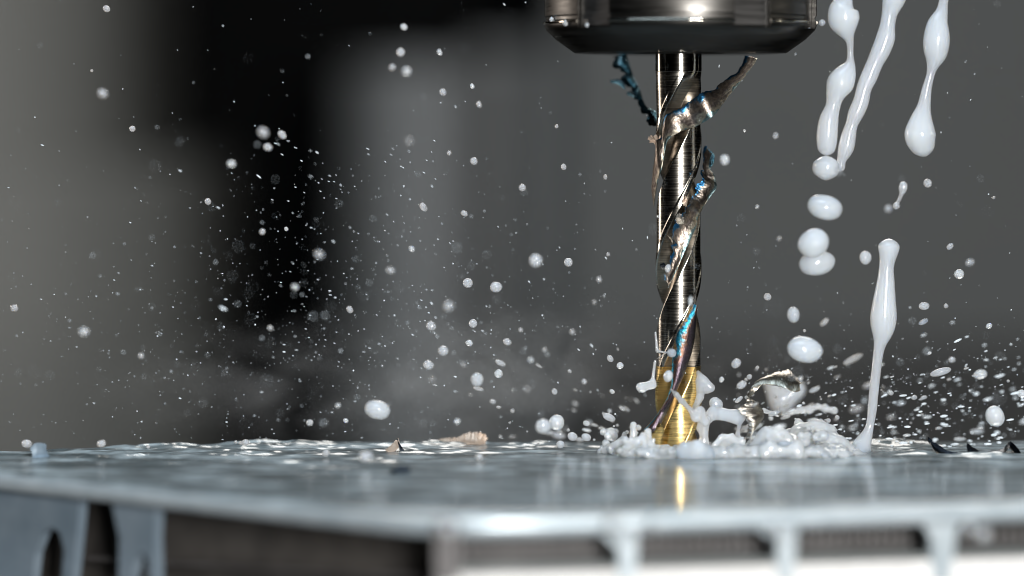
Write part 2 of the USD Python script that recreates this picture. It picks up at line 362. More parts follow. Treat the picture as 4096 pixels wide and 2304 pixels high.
def bevelled(poly, z0, z1, c, holes=None):
    """A plate with chamfered top and bottom edges."""
    parts = []
    rings = [(0, z0, c), (c, z0 + c, 0), (c, z1 - c, 0), (0, z1, c)]
    inn, out = poly.buffer(-c), poly
    a = np.array(out.exterior.coords)[:-1]
    if not out.exterior.is_ccw: a = a[::-1]
    n = np.roll(a, -1, 0) - np.roll(a, 1, 0); n = np.stack([-n[:, 1], n[:, 0]], 1); n /= np.linalg.norm(n, axis=1, keepdims=True)
    lv, st = [], 5
    for q in np.linspace(0, np.pi / 2, st):
        lv.append((c * (1 - np.sin(q)), z0 + c * (1 - np.cos(q))))
    for q in np.linspace(np.pi / 2, 0, st):
        lv.append((c * (1 - np.sin(q)), z1 - c * (1 - np.cos(q))))
    V = np.array([np.column_stack([a + n * d, np.full(len(a), z)]) for d, z in lv])
    v, f = grid_mesh(V, True)
    side = trimesh.Trimesh(v, np.vstack([f[:, [0, 1, 2]], f[:, [0, 2, 3]]]), process=False)
    caps = []
    for z, flip in ((z1, False), (z0, True)):
        pp = Polygon(a + n * c)
        if holes is not None: pp = pp.difference(holes)
        vv, ff = trimesh.creation.triangulate_polygon(pp, engine='earcut')
        caps.append(trimesh.Trimesh(np.column_stack([vv, np.full(len(vv), z)]), ff[:, ::-1] if flip else ff, process=False))
    return trimesh.util.concatenate([side] + caps)
obj('top_plate', bevelled(plate_poly, -TH, 0, .0016, hole), M['plate'], wp, smooth=40)
nL = np.array([-(CL - C0)[1], (CL - C0)[0]]); nL /= np.linalg.norm(nL); nL = nL if nL[1] > 0 else -nL      # inward normals
nR = np.array([-(CR - C0)[1], (CR - C0)[0]]); nR /= np.linalg.norm(nR); nR = nR if nR[1] > 0 else -nR
tL = (CL - C0) / np.linalg.norm(CL - C0); tR = (CR - C0) / np.linalg.norm(CR - C0)
def wall_piece(pix, side, inset, thick, m, name, smooth=30):
    """An upright piece of the casting's side: its outline in photo pixels, laid on the side's own plane."""
    n2 = nL if side == 'L' else nR; t2 = tL if side == 'L' else tR
    p0 = np.r_[C0 + n2 * inset, 0]; n3 = np.r_[n2, 0]
    pts = [ray_plane(x, y, p0, n3) for x, y in pix]
    uv = [((p - p0) @ np.r_[t2, 0], p[2]) for p in pts]
    poly = Polygon(uv).buffer(-.0004).buffer(.0008).buffer(-.0004)
    mesh = trimesh.creation.extrude_polygon(poly, thick, engine='earcut')
    v = mesh.vertices
    mesh.vertices = p0 + v[:, :1] * np.r_[t2, 0] + v[:, 1:2] * np.array([0, 0, 1.0]) + v[:, 2:3] * n3
    if mesh.volume < 0: mesh.invert()
    return obj(name, mesh, m, wp, smooth=smooth)
# two forked posts on the left side
wall_piece([(-400, 1955), (322, 1960), (308, 2120), (286, 2330), (246, 2330), (256, 2200), (238, 2130), (205, 2110), (168, 2135), (138, 2215), (126, 2330), (-400, 2330)], 'L', .003, .0028, M['casting'], 'forked_post')
wall_piece([(440, 1975), (626, 1985), (616, 2150), (622, 2330), (594, 2330), (590, 2235), (566, 2205), (540, 2240), (520, 2330), (474, 2330), (476, 2150)], 'L', .003, .0028, M['casting'], 'forked_post')
# ribs of the right side, wide where they meet the plate
wall_piece([(1740, 2085), (1835, 2085), (1835, 2330), (1745, 2330)], 'R', .0005, .002, M['fin'], 'corner_post')
for a in ([(2330, 2070), (2580, 2070), (2550, 2140), (2540, 2330), (2480, 2330), (2478, 2200), (2400, 2120)],
          [(2960, 2060), (3230, 2060), (3185, 2130), (3175, 2330), (3115, 2330), (3110, 2170), (3030, 2110)],
          [(3630, 2050), (3880, 2050), (3830, 2110), (3800, 2330), (3735, 2330), (3725, 2150), (3690, 2090)]):
    wall_piece(a, 'R', .0012, .003, M['plate'], 'rib')
inner = plate_poly.buffer(-.020)
obj('core', extrude(inner, -.05, -TH - .0001), M['core'], wp)
fl = plate_poly.buffer(-.0042)
half = Polygon([(C0[0] + tR[0] * -.001, C0[1] - .03), (.4, C0[1] - .03), (.4, .2), (C0[0] - .001, .2)])
obj('flange', bevelled(fl.intersection(half).buffer(0), -.05, -.0128, .0007), M['flange'], wp)
obj('pocket_floor', bevelled(plate_poly.buffer(-.0058).intersection(half).buffer(0), -.0127, -.0116, .0003), M['floor'], wp)
fins = []
for k in range(70):
    c = C0 + tR * (.004 + k * .0022) + nR * .0185
    b = trimesh.creation.box((.0011, .003, .0072)); b.apply_transform(trimesh.transformations.rotation_matrix(math.atan2(tR[1], tR[0]), [0, 0, 1])); b.apply_translation((c[0], c[1], -.0079)); fins.append(b)
obj('fins', trimesh.util.concatenate(fins), M['fin'], wp, kind='stuff', smooth=False)
p0 = np.r_[C0 + nL * .012, 0]
a, b = ray_plane(300, 2228, p0, np.r_[nL, 0]), ray_plane(1740, 2318, p0, np.r_[nL, 0])
def bar(a, b, r, n=12):
    m = trimesh.creation.cylinder(radius=r, segment=np.array([a, b]), sections=n); return m
obj('lower_rail', bar(a, b, .0006), M['fin'], wp)
obj('inner_floor', extrude(plate_poly.buffer(-.004).difference(half.buffer(.001)), -.052, -.030), M['core'], wp)

# ------------------------------------------------------------------ the coolant lying on the plate
NX, NV = 640, 200
gx = np.linspace(X0 + .001, X1 - .001, NX)
vv = np.linspace(0, 1, NV) ** .9
yn, yf = ynear(gx) + .0012, yfar(gx) - .0009
GX = np.repeat(gx[:, None], NV, 1); GY = yn[:, None] + (yf - yn)[:, None] * vv[None]
dd = np.hypot((GX - DRILL[0]) * .8, GY)
pxl = 2048 + GX / (S * (D + GY) / D)
wave = (meshkit.fbm(np.stack([GX / .011, GY / .0055, GX * 0], -1), 3, 3) - .5)
fine = (meshkit.fbm(np.stack([GX / .0035, GY / .0022, GX * 0 + 2], -1), 2, 9) - .5)
calm = 1 / (1 + np.exp(-(GY + .026) / .006))                     # the near half lies still on the right
left = 1 / (1 + np.exp((pxl - 1900) / 220))
amp = .00010 + .00055 * calm + .00075 * left * (1 / (1 + np.exp(-(GY + .085) / .02)))
H = .00035 + amp * wave + fine * (.00032 * calm + .00016 * left) + .0004 * np.exp(-(dd / .012) ** 2)
for cx, cy, wx, wy, hh in ((500, .008, 130, .006, .0011), (1060, .012, 170, .006, .0013), (1330, .013, 90, .004, .0006), (2150, .010, 150, .007, .0009), (1780, .012, 130, .005, .0009), (3600, .010, 130, .005, .0013), (3480, .012, 90, .004, .0010), (3660, -.010, 60, .006, .0009), (3960, -.016, 150, .007, .0009)):
    H += hh * np.exp(-((pxl - cx) / wx) ** 2 - ((GY - cy) / wy) ** 2) * (.7 + .6 * fine)
edge = np.minimum(np.clip(vv / .02, 0, 1), np.clip((1 - vv) / .025, 0, 1))
H = np.maximum(H, .00008) * np.sqrt(np.clip(edge, 0, 1))[None] + .00004
keep = np.hypot(GX - DRILL[0], GY) > RD * .9
V = np.stack([GX, GY, H], -1)
v, f = grid_mesh(V)
f = f[keep.reshape(-1)[f].all(1)][:, ::-1]
flm = trimesh.Trimesh(v, np.vstack([f[:, [0, 1, 2]], f[:, [0, 2, 3]]]), process=False)
if flm.face_normals[:, 2].mean() < 0: flm.invert()
tag(usdkit.mesh(stage, numbered('/World/coolant_film'), flm, M['film'], smooth=True).GetPrim(), 'thin rippled sheet of pale grey coolant lying on the plate', 'coolant', kind='stuff')

# ------------------------------------------------------------------ chuck
ch = thing('drill_chuck', 'dark steel collet chuck with slotted nut gripping the drill', 'chuck')
CC = np.array([(2722 - 2048) * S, 0.0])
zz = lambda py: (1800 - py) * S
RC = R(543)
prof = [(0, zz(212)), (R(424), zz(212)), (R(430), zz(208)), (R(500), zz(158)), (R(536), zz(122)), (RC, zz(104)), (RC, zz(88)), (R(537), zz(84)), (R(537), zz(72)), (RC, zz(66)), (RC, zz(-160)), (R(480), zz(-210)), (R(480), zz(-900)), (0, zz(-900))]
nut = revolve(prof, CC, 120)
import manifold3d as m3
def to_man(t):
    t = trimesh.Trimesh(t.vertices, t.faces); t.merge_vertices()
    return m3.Manifold(m3.Mesh(np.array(t.vertices, np.float32), np.array(t.faces, np.uint32)))
man = to_man(nut)
slots, pads = [], []
for kk, ang in enumerate((-132, -62 + 360, -20, 40, 100, 170)):
    a = math.radians(ang)
    b = trimesh.creation.box((.0062, .0105, .045)); b.apply_translation((RC + .0011, 0, zz(10) + .0155)); b.apply_transform(trimesh.transformations.rotation_matrix(a, [0, 0, 1])); b.apply_translation((CC[0], CC[1], 0))
    man = man - to_man(b)
    g = trimesh.creation.box((.0006, .0100, .0420)); g.apply_translation((RC - .0019, 0, zz(10) + .0145)); g.apply_transform(trimesh.transformations.rotation_matrix(a, [0, 0, 1])); g.apply_translation((CC[0], CC[1], 0))
    pads.append(g)
obj('nut', man, M['nut'], ch, smooth=25)
ring = trimesh.creation.torus(RC + .0001, .00038, major_sections=140, minor_sections=14); ring.apply_translation((CC[0], CC[1], zz(94)))
mr_ = to_man(ring)
for kk, ang in enumerate((-132, -62 + 360, -20, 40, 100, 170)):
    b = trimesh.creation.box((.0062, .0106, .045)); b.apply_translation((RC + .0011, 0, zz(10) + .0105)); b.apply_transform(trimesh.transformations.rotation_matrix(math.radians(ang), [0, 0, 1])); b.apply_translation((CC[0], CC[1], 0))
    mr_ = mr_ - to_man(b)
obj('rim_bead', mr_, M['shank'], ch, smooth=40)
for g in pads: obj('slot_face', g, M['slot'], ch, smooth=False)
obj('collet', revolve([(RD * 1.005, zz(216.5)), (R(175), zz(216.5)), (R(190), zz(212.2)), (R(190), zz(150)), (RD * 1.005, zz(150)), (RD * 1.005, zz(216.5))], DRILL, 64), M['nut'], ch)

# ------------------------------------------------------------------ the twist drill
dr = thing('twist_drill', 'polished two-flute twist drill with gold coated tip cutting into the plate', 'drill')
PITCH = R(1000)
NT = 240
def section(u, depth):
    """Radius at the angle u (degrees, -90..90 about the middle of a land)."""
    au = np.abs(u)
    r = np.where(au < 43, .955, 1.0)
    r = np.where((u > 29) & (u <= 43), 1.0, r)                    # the margin along the cutting side
    r = np.where((u > 26) & (u <= 29), .955 + .045 * (u - 26) / 3, r)
    s = np.clip((au - 43) / 47.0, 0, 1)
    fl = np.where(u > 0, 1.0 - .62 * np.sqrt(np.clip(1 - (1 - s) ** 2, 0, 1)), .955 - .575 * (s ** 1.15) * (2 - s) ** .4 / 1.0)
    fl = np.where(u > 0, fl, np.maximum(fl, .38))
    r = np.where(au >= 43, fl, r)
    return 1 - (1 - r) * depth
def twist(py0, py1, depth_of, nz, scale=1.0, cap_py=None):
    pys = np.linspace(py0, py1, nz)
    th = np.linspace(0, 2 * np.pi, NT, endpoint=False)
    V = []
    for py in pys:
        z = zz(py); ph = -np.pi / 2 + 2 * np.pi * (z - zz(715)) / PITCH
        u = (np.degrees(th) + 90) % 180 - 90
        r = RD * scale * section(u, depth_of(py))
        if cap_py and py > cap_py: r = r * max(1 - (py - cap_py) / (py1 - cap_py), .02)
        V.append(np.stack([DRILL[0] + r * np.cos(th + ph), DRILL[1] + r * np.sin(th + ph), np.full(NT, z)], 1))
    V = np.array(V)
    v, f = grid_mesh(V, True)
    m = len(v)
    v = np.vstack([v, V[0].mean(0)[None], V[-1].mean(0)[None]])
    tri = np.vstack([f[:, [0, 1, 2]], f[:, [0, 2, 3]]])
    caps = [[m, k, (k + 1) % NT] for k in range(NT)] + [[m + 1, m - NT + (k + 1) % NT, m - NT + k] for k in range(NT)]
    t = trimesh.Trimesh(v, np.vstack([tri, caps]), process=False)
    if t.volume < 0: t.invert()
    return t
obj('shank', revolve([(0, zz(286)), (RD * .985, zz(286)), (RD, zz(282)), (RD, zz(100)), (0, zz(100))], DRILL, 96), M['shank'], dr)
ease = lambda a, b, x: (lambda t: t * t * (3 - 2 * t))(min(max((x - a) / (b - a), 0), 1))
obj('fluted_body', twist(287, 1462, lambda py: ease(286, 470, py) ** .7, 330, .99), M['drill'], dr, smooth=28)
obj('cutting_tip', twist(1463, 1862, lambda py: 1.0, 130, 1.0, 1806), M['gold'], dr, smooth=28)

# ------------------------------------------------------------------ swarf
def yd(px, f=1.05, back=False):
    dx = (px - 2714) / 93.0
    y = math.sqrt(max(1 - min(abs(dx), 1) ** 2, 0)) * RD * f
    return y if back else -y
def wrapped(pts, f=1.05):
    return [(x, y, yd(x, f) if z is None else z) for x, y, z in pts]
def chip(A, B, m, label, group=None, parent_name='metal_chip', **kw):
    mesh, uv = ribbon(wrapped(A), wrapped(B), **kw)
    return one(parent_name, mesh, m, label, 'metal chip', group, smooth=True, uv=uv)
N_ = None
# (a) long strip: from the chuck's lower right, across the front, round the left side
chip([(2975, 222, .004), (2950, 285, .002), (2880, 325, -.001), (2845, 358, -.004), (2800, 372, -.0068), (2745, 408, N_), (2680, 445, N_), (2655, 480, N_), (2648, 540, N_), (2625, 560, -.004), (2618, 640, -.001), (2612, 700, .001)],
     [(3030, 236, .004), (2985, 300, .002), (2930, 365, -.001), (2890, 415, -.004), (2845, 470, -.0072), (2780, 505, N_), (2715, 530, N_), (2675, 560, N_), (2660, 620, N_), (2648, 680, -.005), (2630, 760, -.002), (2622, 830, .001)],
     M['chip'], 'long bronze chip with blue edge winding from chuck across the upper drill', n=200, cols=11, bulge=.0006, jag=.16, jag_n=26, seed=4, curl=.0005)
chip([(2590, 555, -.001), (2600, 542, -.002), (2640, 540, -.004), (2660, 560, -.005)], [(2597, 572, -.001), (2612, 570, -.002), (2632, 620, -.004), (2640, 690, -.003)],
     M['chip_tan'], 'small curled pale chip end sticking out left of the upper drill', n=40, cols=7, bulge=.0006, jag=.3, jag_n=12, seed=8)
# (b) dark strip behind on the left
chip([(2428, 235, .018), (2432, 262, .018), (2470, 285, .017), (2490, 330, .016), (2530, 385, .014), (2555, 440, .012), (2590, 490, .009), (2625, 520, .006)],
     [(2505, 212, .018), (2520, 262, .018), (2535, 310, .017), (2560, 360, .016), (2572, 400, .014), (2590, 430, .012), (2622, 445, .008), (2645, 480, .006)],
     M['chip_dark'], 'blurred dark blue chip hanging under the chuck left of the drill', n=110, cols=9, bulge=-.0008, jag=.55, jag_n=16, seed=15)
for a, b, l in (((2440, 320), (2500, 345), 'dark torn flake beside the blue chip left of the drill, the upper one'), ((2505, 368), (2545, 382), 'small brown torn flake left of the drill under the darker flake')):
    chip([(a[0], a[1], .017), ((a[0] + b[0]) / 2, a[1] - 6, .016), (b[0], b[1] - 8, .015)], [(a[0] + 4, a[1] + 12, .017), ((a[0] + b[0]) / 2, a[1] + 18, .016), (b[0], b[1] + 14, .015)], M['chip_dark'], l, n=24, cols=5, jag=.3, seed=a[0])
# (c) chip on the right, then down its flute
chip([(2752, 818, N_), (2735, 838, N_), (2708, 868, N_), (2696, 905, N_), (2690, 950, N_), (2684, 1000, N_), (2674, 1050, N_), (2656, 1112, N_)][::-1] + [(2770, 785, -.0075), (2786, 745, -.0075), (2804, 690, -.006), (2808, 650, -.002), (2812, 610, .002), (2822, 575, .006)],
     [(2800, 860, N_), (2790, 900, N_), (2768, 950, N_), (2738, 1010, N_), (2716, 1060, N_), (2696, 1100, N_), (2672, 1150, N_)][::-1] + [(2815, 825, -.0085), (2840, 785, -.009), (2868, 740, -.008), (2862, 700, -.004), (2840, 660, .0), (2850, 610, .004)],
     M['chip'], 'bronze and blue chip bulging from the right flute midway down the drill', n=170, cols=11, bulge=.0008, jag=.30, jag_n=34, seed=21, curl=.0005)
chip([(2810, 575, .008), (2825, 600, .008), (2815, 650, .007)], [(2850, 610, .008), (2858, 625, .008), (2835, 680, .006)], M['chip_dark'], 'dark blurred torn chip end behind the right of the drill', n=40, cols=7, jag=.7, jag_n=9, seed=31)
for a, b, sd, mm, l in (([(2700, 862, N_), (2712, 852, N_), (2730, 862, N_), (2738, 880, N_)], [(2704, 888, N_), (2716, 896, N_), (2728, 896, N_), (2736, 892, N_)], 51, 'chip_silver', 'pale curled scrap on the bronze chip midway down the drill'),
                        ([(2728, 800, N_), (2736, 790, N_), (2744, 782, N_)], [(2734, 824, N_), (2744, 818, N_), (2750, 800, N_)], 52, 'chip_tan', 'tiny orange scrap beside the blue edge midway down the drill'),
                        ([(2668, 938, N_), (2680, 944, N_), (2692, 950, N_)], [(2672, 946, N_), (2684, 962, N_), (2690, 985, N_)], 53, 'chip_silver', 'small pale torn tooth at the left of the middle flute'),
                        ([(2637, 1058, N_), (2648, 1050, N_), (2662, 1056, N_)], [(2642, 1066, N_), (2652, 1078, N_), (2664, 1076, N_)], 54, 'chip_black', 'small black pointed scrap at the left of the middle flute')):
    chip([(x, y, -RD * 1.12) for x, y, _ in a], [(x, y, -RD * 1.12) for x, y, _ in b], M[mm], l, n=24, cols=6, bulge=.0004, jag=.35, jag_n=10, seed=sd)
# (d) violet chip in the lower flute
chip([(2772, 1215, N_), (2745, 1262, N_), (2715, 1315, N_), (2698, 1370, N_), (2690, 1420, N_), (2686, 1480, N_), (2684, 1530, N_), (2672, 1580, N_), (2640, 1640, N_), (2600, 1690, -.004), (2578, 1715, -.003)],
     [(2782, 1225, N_), (2784, 1280, N_), (2780, 1340, N_), (2770, 1400, N_), (2750, 1460, N_), (2732, 1510, N_), (2712, 1555, N_), (2690, 1605, N_), (2660, 1665, N_), (2628, 1720, -.006), (2600, 1745, -.005)],
     M['chip_violet'], 'violet and blue tempered chip running down the lower flute to the tip', n=170, cols=11, bulge=.0011, jag=.05, jag_n=60, seed=33)
chip([(2640, 1690, -.0062), (2600, 1722, -.005), (2575, 1755, -.004), (2568, 1800, -.003)], [(2660, 1720, -.0066), (2640, 1770, -.0062), (2632, 1800, -.006), (2628, 1815, -.006)], M['gold'], 'gold cutting lip of a chip flaring left of the tip', n=40, cols=7, bulge=.0005, seed=14)
# (e) bare chips thrown up right of the tip
e1 = thing('metal_chip', 'bare silvery chip flying over the splash right of the drill, arched piece above', 'metal chip')
mesh, uv = ribbon([(2986, 1584, -.006), (3012, 1548, -.004), (3045, 1527, -.002), (3080, 1502, .0), (3118, 1482, .001), (3148, 1476, .002), (3168, 1488, .001), (3186, 1530, -.002)], [(2997, 1592, -.006), (3026, 1562, -.006), (3052, 1538, -.006), (3090, 1540, -.006), (3120, 1546, -.007), (3150, 1556, -.008), (3180, 1568, -.008), (3202, 1560, -.007)], n=90, cols=11, bulge=-.0012, jag=.16, jag_n=26, seed=41)
obj('strip', mesh, M['chip_silver'], e1, smooth=True, uv=uv)
chip([(2988, 1588, -.012), (2986, 1612, -.012), (2950, 1632, -.012), (2972, 1660, -.013), (2990, 1690, -.013), (2988, 1735, -.013), (2972, 1756, -.013)],
     [(2996, 1592, -.012), (3030, 1612, -.010), (3054, 1648, -.009), (3056, 1668, -.009), (3040, 1692, -.011), (3010, 1726, -.012), (2980, 1756, -.013)],
     M['chip_silver'], 'bare silvery fan shaped chip standing in the splash right of the drill', n=90, cols=11, bulge=.0012, jag=.2, jag_n=34, seed=44)
# chips lying in the coolant
def lying(A, B, m, label, **kw):
    mesh, uv = ribbon(A, B, **kw)
    return one('metal_chip', mesh, m, label, 'metal chip', None, smooth=True, uv=uv)
lying([(1540, 1800, -.004), (1575, 1768, -.002), (1592, 1752, .0)], [(1560, 1812, -.006), (1590, 1795, -.004), (1600, 1778, -.002)], M['chip_tan'], 'short tan chip standing up beside a black sliver on the plate', n=30, cols=5, jag=.2, seed=5)
lying([(1588, 1752, -.001), (1605, 1785, -.003), (1625, 1808, -.004)], [(1592, 1756, -.001), (1600, 1808, -.004), (1615, 1822, -.004)], M['chip_black'], 'small black sliver leaning on the short tan chip', n=24, cols=5, seed=5)
lying([(1690, 1772, .013), (1760, 1757, .013), (1830, 1747, .013), (1885, 1726, .013), (1918, 1722, .012), (1950, 1752, .012)], [(1690, 1774, .009), (1760, 1776, .008), (1830, 1778, .008), (1890, 1778, .008), (1925, 1780, .009), (1950, 1780, .010)], M['chip_tan'], 'long tan chip lying in the coolant left of the drill', n=90, cols=7, bulge=.0009, jag=.3, jag_n=40, seed=7)
lying([(3712, 1748, -.008), (3760, 1784, -.010), (3800, 1806, -.012), (3860, 1812, -.013)], [(3722, 1772, -.010), (3752, 1818, -.013), (3800, 1832, -.014), (3850, 1836, -.014)], M['chip_black'], 'black curved chip lying half sunk at the right', n=40, cols=5, bulge=.0004, seed=9)
lying([(3868, 1768, -.012), (3885, 1784, -.012), (3930, 1803, -.012), (3970, 1804, -.012), (4010, 1796, -.011), (4042, 1766, -.011), (4068, 1790, -.012), (4088, 1822, -.013)], [(3878, 1826, -.017), (3905, 1830, -.018), (3935, 1832, -.018), (3972, 1830, -.018), (4002, 1818, -.017), (4034, 1792, -.015), (4052, 1806, -.015), (4066, 1832, -.016)], M['chip_black'], 'black wavy chip with bright edge at the far right of the plate', n=70, cols=7, bulge=.0006, jag=.1, seed=10)
lying([(1560, 1880, -.055), (1600, 1868, -.053), (1640, 1872, -.053)], [(1570, 1905, -.058), (1605, 1908, -.058), (1645, 1890, -.056)], M['chip_black'], 'dark blurred chip lying nearer the lens on the plate', n=30, cols=5, bulge=.0012, seed=12)
lying([(120, 1795, -.02), (150, 1772, -.02), (185, 1778, -.02)], [(110, 1840, -.024), (155, 1848, -.024), (200, 1830, -.024)], M['casting'], 'blurred blue chip lying on the plate at the far left', n=30, cols=7, bulge=.002, seed=13)

# ------------------------------------------------------------------ threads of coolant falling at the right
def thread(pts, label, wob=0.0, top=True, name='coolant_stream', m='milky', n=120, cat='coolant stream', seed=0):
    return one(name, tube(pts, n=n, open_top=top, wob=wob, seed=seed), M[m], label, cat)
Y1 = -.011
thread([(3398, -60, 12, Y1), (3395, -10, 14, Y1), (3372, 30, 58, Y1), (3375, 80, 65, Y1), (3385, 120, 45, Y1), (3395, 152, 19, Y1), (3401, 170, 14, Y1), (3401, 225, 12, Y1), (3402, 248, 16, Y1), (3388, 285, 40, Y1), (3360, 335, 56, Y1), (3340, 385, 36, Y1), (3332, 425, 29, Y1), (3315, 480, 39, Y1), (3308, 540, 42, Y1), (3306, 590, 38, Y1), (3302, 628, 22, Y1)], 'beaded milky coolant thread nearest the chuck, with two swellings', n=200)
thread([(3302, 622, 30, Y1 - .001), (3303, 672, 54, Y1 - .001), (3300, 722, 30, Y1 - .001)], 'round milky drop hanging under the beaded thread nearest the chuck', top=False, n=60, name='coolant_drop', cat='coolant drop')
Y2 = -.008
thread([(3600, -60, 45, Y2), (3575, 0, 46, Y2), (3558, 55, 31, Y2), (3550, 100, 30, Y2), (3543, 150, 39, Y2), (3520, 210, 38, Y2), (3500, 250, 33, Y2), (3475, 310, 34, Y2), (3455, 355, 30, Y2), (3445, 405, 32, Y2), (3425, 450, 33, Y2), (3406, 500, 24, Y2), (3395, 540, 30, Y2), (3385, 590, 33, Y2), (3372, 625, 24, Y2), (3364, 645, 15, Y2), (3362, 668, 21, Y2), (3358, 692, 15, Y2)], 'long slanting milky coolant thread between the two beaded ones', n=220)
Y3 = -.009
thread([(3790, -60, 20, Y3), (3775, 0, 18, Y3), (3768, 45, 24, Y3), (3750, 100, 44, Y3), (3746, 165, 54, Y3), (3742, 220, 46, Y3), (3730, 265, 23, Y3), (3722, 300, 16, Y3), (3706, 360, 20, Y3), (3697, 420, 26, Y3), (3685, 480, 46, Y3), (3680, 540, 64, Y3), (3692, 590, 50, Y3), (3702, 632, 24, Y3)], 'milky coolant thread furthest right with a heavy pear shaped end', n=200)
Y4 = -.006
thread([(3556, 948, 28, Y4), (3556, 985, 47, Y4), (3552, 1025, 34, Y4), (3546, 1065, 29, Y4), (3543, 1130, 36, Y4), (3537, 1210, 47, Y4), (3534, 1270, 54, Y4), (3530, 1330, 44, Y4), (3520, 1375, 24, Y4), (3512, 1420, 20, Y4), (3503, 1500, 19, Y4), (3495, 1570, 19, Y4), (3488, 1650, 18, Y4), (3480, 1700, 15, Y4), (3470, 1735, 22, Y4), (3450, 1775, 36, Y4), (3440, 1815, 48, Y4), (3436, 1850, 46, Y4)], 'tall milky coolant thread landing on the plate right of the splash', top=False, n=240)
thread([(3615, 725, 11, -.014), (3612, 752, 17, -.014), (3604, 782, 8, -.014), (3592, 808, 7, -.014), (3586, 822, 14, -.014), (3582, 838, 8, -.014)], 'short dumbbell shaped coolant thread right of the large drops', top=False, n=70)

# ------------------------------------------------------------------ drops
def ball(a, b, seed):
    m = trimesh.creation.icosphere(subdivisions=4 if a > 30 else 3)
    v = m.vertices
    v = v * (1 + .13 * (meshkit.noise(v * 1.1 + seed * 3.7, seed) - .5))[:, None]
    m.vertices = v
    return m
protos = []
UsdGeom.Scope.Define(stage, '/World/Looks')
for k in range(4):
    stage.CreateClassPrim(f'/_drop_{k}')
    usdkit.mesh(stage, f'/_drop_{k}/body', ball(20, 20, k), M['milky' if k < 3 else 'clear'], smooth=True)
def drop(px, py, rx, ry, ang, y, label, group=None, kind=0, name='coolant_drop', cat='coolant drop'):
    x = UsdGeom.Xform.Define(stage, numbered('/World/' + name))
    x.AddTranslateOp().Set(tuple(map(float, P(px, py, y)))); x.AddRotateYOp().Set(float(ang)); a, b = R(rx, y), R(ry, y)
    x.AddScaleOp().Set((float(a), float(min(a, b)), float(b)))
    x.GetPrim().GetReferences().AddInternalReference(f'/_drop_{kind}'); x.GetPrim().SetInstanceable(True)
    return tag(x, label, cat, group)
G = 1.59
for fx, fy, rx, ry, an, y, lab, kd in (
    (2076, 522, 46, 31, 12, -.020, 'large flat milky drop under the beaded threads', 0),
    (2055, 661, 46, 31, -8, -.018, 'lower half of the double drop right of the drill', 1),
    (2046, 612, 41, 35, -30, -.022, 'upper half of the double drop right of the drill', 2),
    (2025, 879, 45, 32, 12, -.020, 'large flat milky drop level with the lower drill', 1),
    (1996, 792, 16, 20, 0, -.016, 'upright oval drop above the lower large flat drop', 0),
    (2177, 648, 15, 17, 0, -.014, 'round drop left of the tall thread\'s head', 2),
    (2334, 461, 11, 11, 0, -.008, 'small round bright drop right of the dumbbell thread', 0),
    (2413, 690, 13, 12.5, 0, -.003, 'clear glassy drop high at the far right', 3),
    (2503, 1047, 24, 27, -30, -.009, 'egg shaped glassy drop low at the far right', 3),
    (2466, 942, 18, 12, -10, .010, 'tilted oval drop at the right above the egg shaped drop', 3),
    (950, 1031, 33, 23, 12, -.022, 'large blurred white drop low in front of the dark gap', 0),
    (1400, 1063, 20, 20, 0, -.010, 'round glassy drop left of the splash with a bright rim', 3),
    (1367, 1072, 20, 18, 0, -.028, 'blurred drop just left of the round glassy drop', 1),
    (1681, 946, 12, 15, 12, -.014, 'glassy drop in front of the gold tip', 3),
    (1690, 888, 12, 11, 0, -.012, 'milky drop on a thin bridge across the lower drill', 0),
    (1680, 675, 8, 11, 12, -.0085, 'bluish drop clinging to the chip in the middle flute', 3),
    (1931, 747, 10, 9, 0, -.003, 'small bright drop between the drill and the upright oval drop', 0),
    (1430, 660, 11, 11, 0, -.006, 'bright round drop left of the drill at mid height', 0),
    (1348, 655, 16, 16, 0, -.034, 'blurred round drop beside the bright one left of the drill', 1),
    (1248, 722, 15, 13, 0, -.012, 'blurred bluish drop, right one of a pair left of the drill', 1),
    (1177, 712, 13, 12, 0, -.004, 'sharp round drop, left one of a pair left of the drill', 0),
    (1200, 955, 16, 17, 0, -.020, 'blurred pale drop over the mist left of the drill', 2)):
    drop(fx * G, fy * G, rx * G, ry * G, an, y, lab, None, kd)
def where(px, py, y, r, look='white', el=1.0):
    size = 'tiny' if r < 7 else 'small' if r < 10 else 'smallish' if r < 13 else 'medium' if r < 17 else 'larger'
    focus = 'blurred' if abs(y) > .018 else 'sharp'
    form = 'streaked drop' if el > 1.6 else 'round drop'
    back = ('grey column' if px < 650 else 'dark gap' if px < 1330 else 'palest panel' if px < 1850 else 'panel left of drill' if px < 2620 else 'drill' if px < 2810
            else 'panel right of drill' if px < 3440 else 'panel at far right')
    level = 'chuck height' if py < 330 else 'upper flute height' if py < 800 else 'lower flute height' if py < 1440 else 'gold tip height' if py < 1640 else 'just above plate'
    if py > 1840: level = 'below the plate edge'
    return f'{size} {focus} {look} {form} before {back}, {level}'
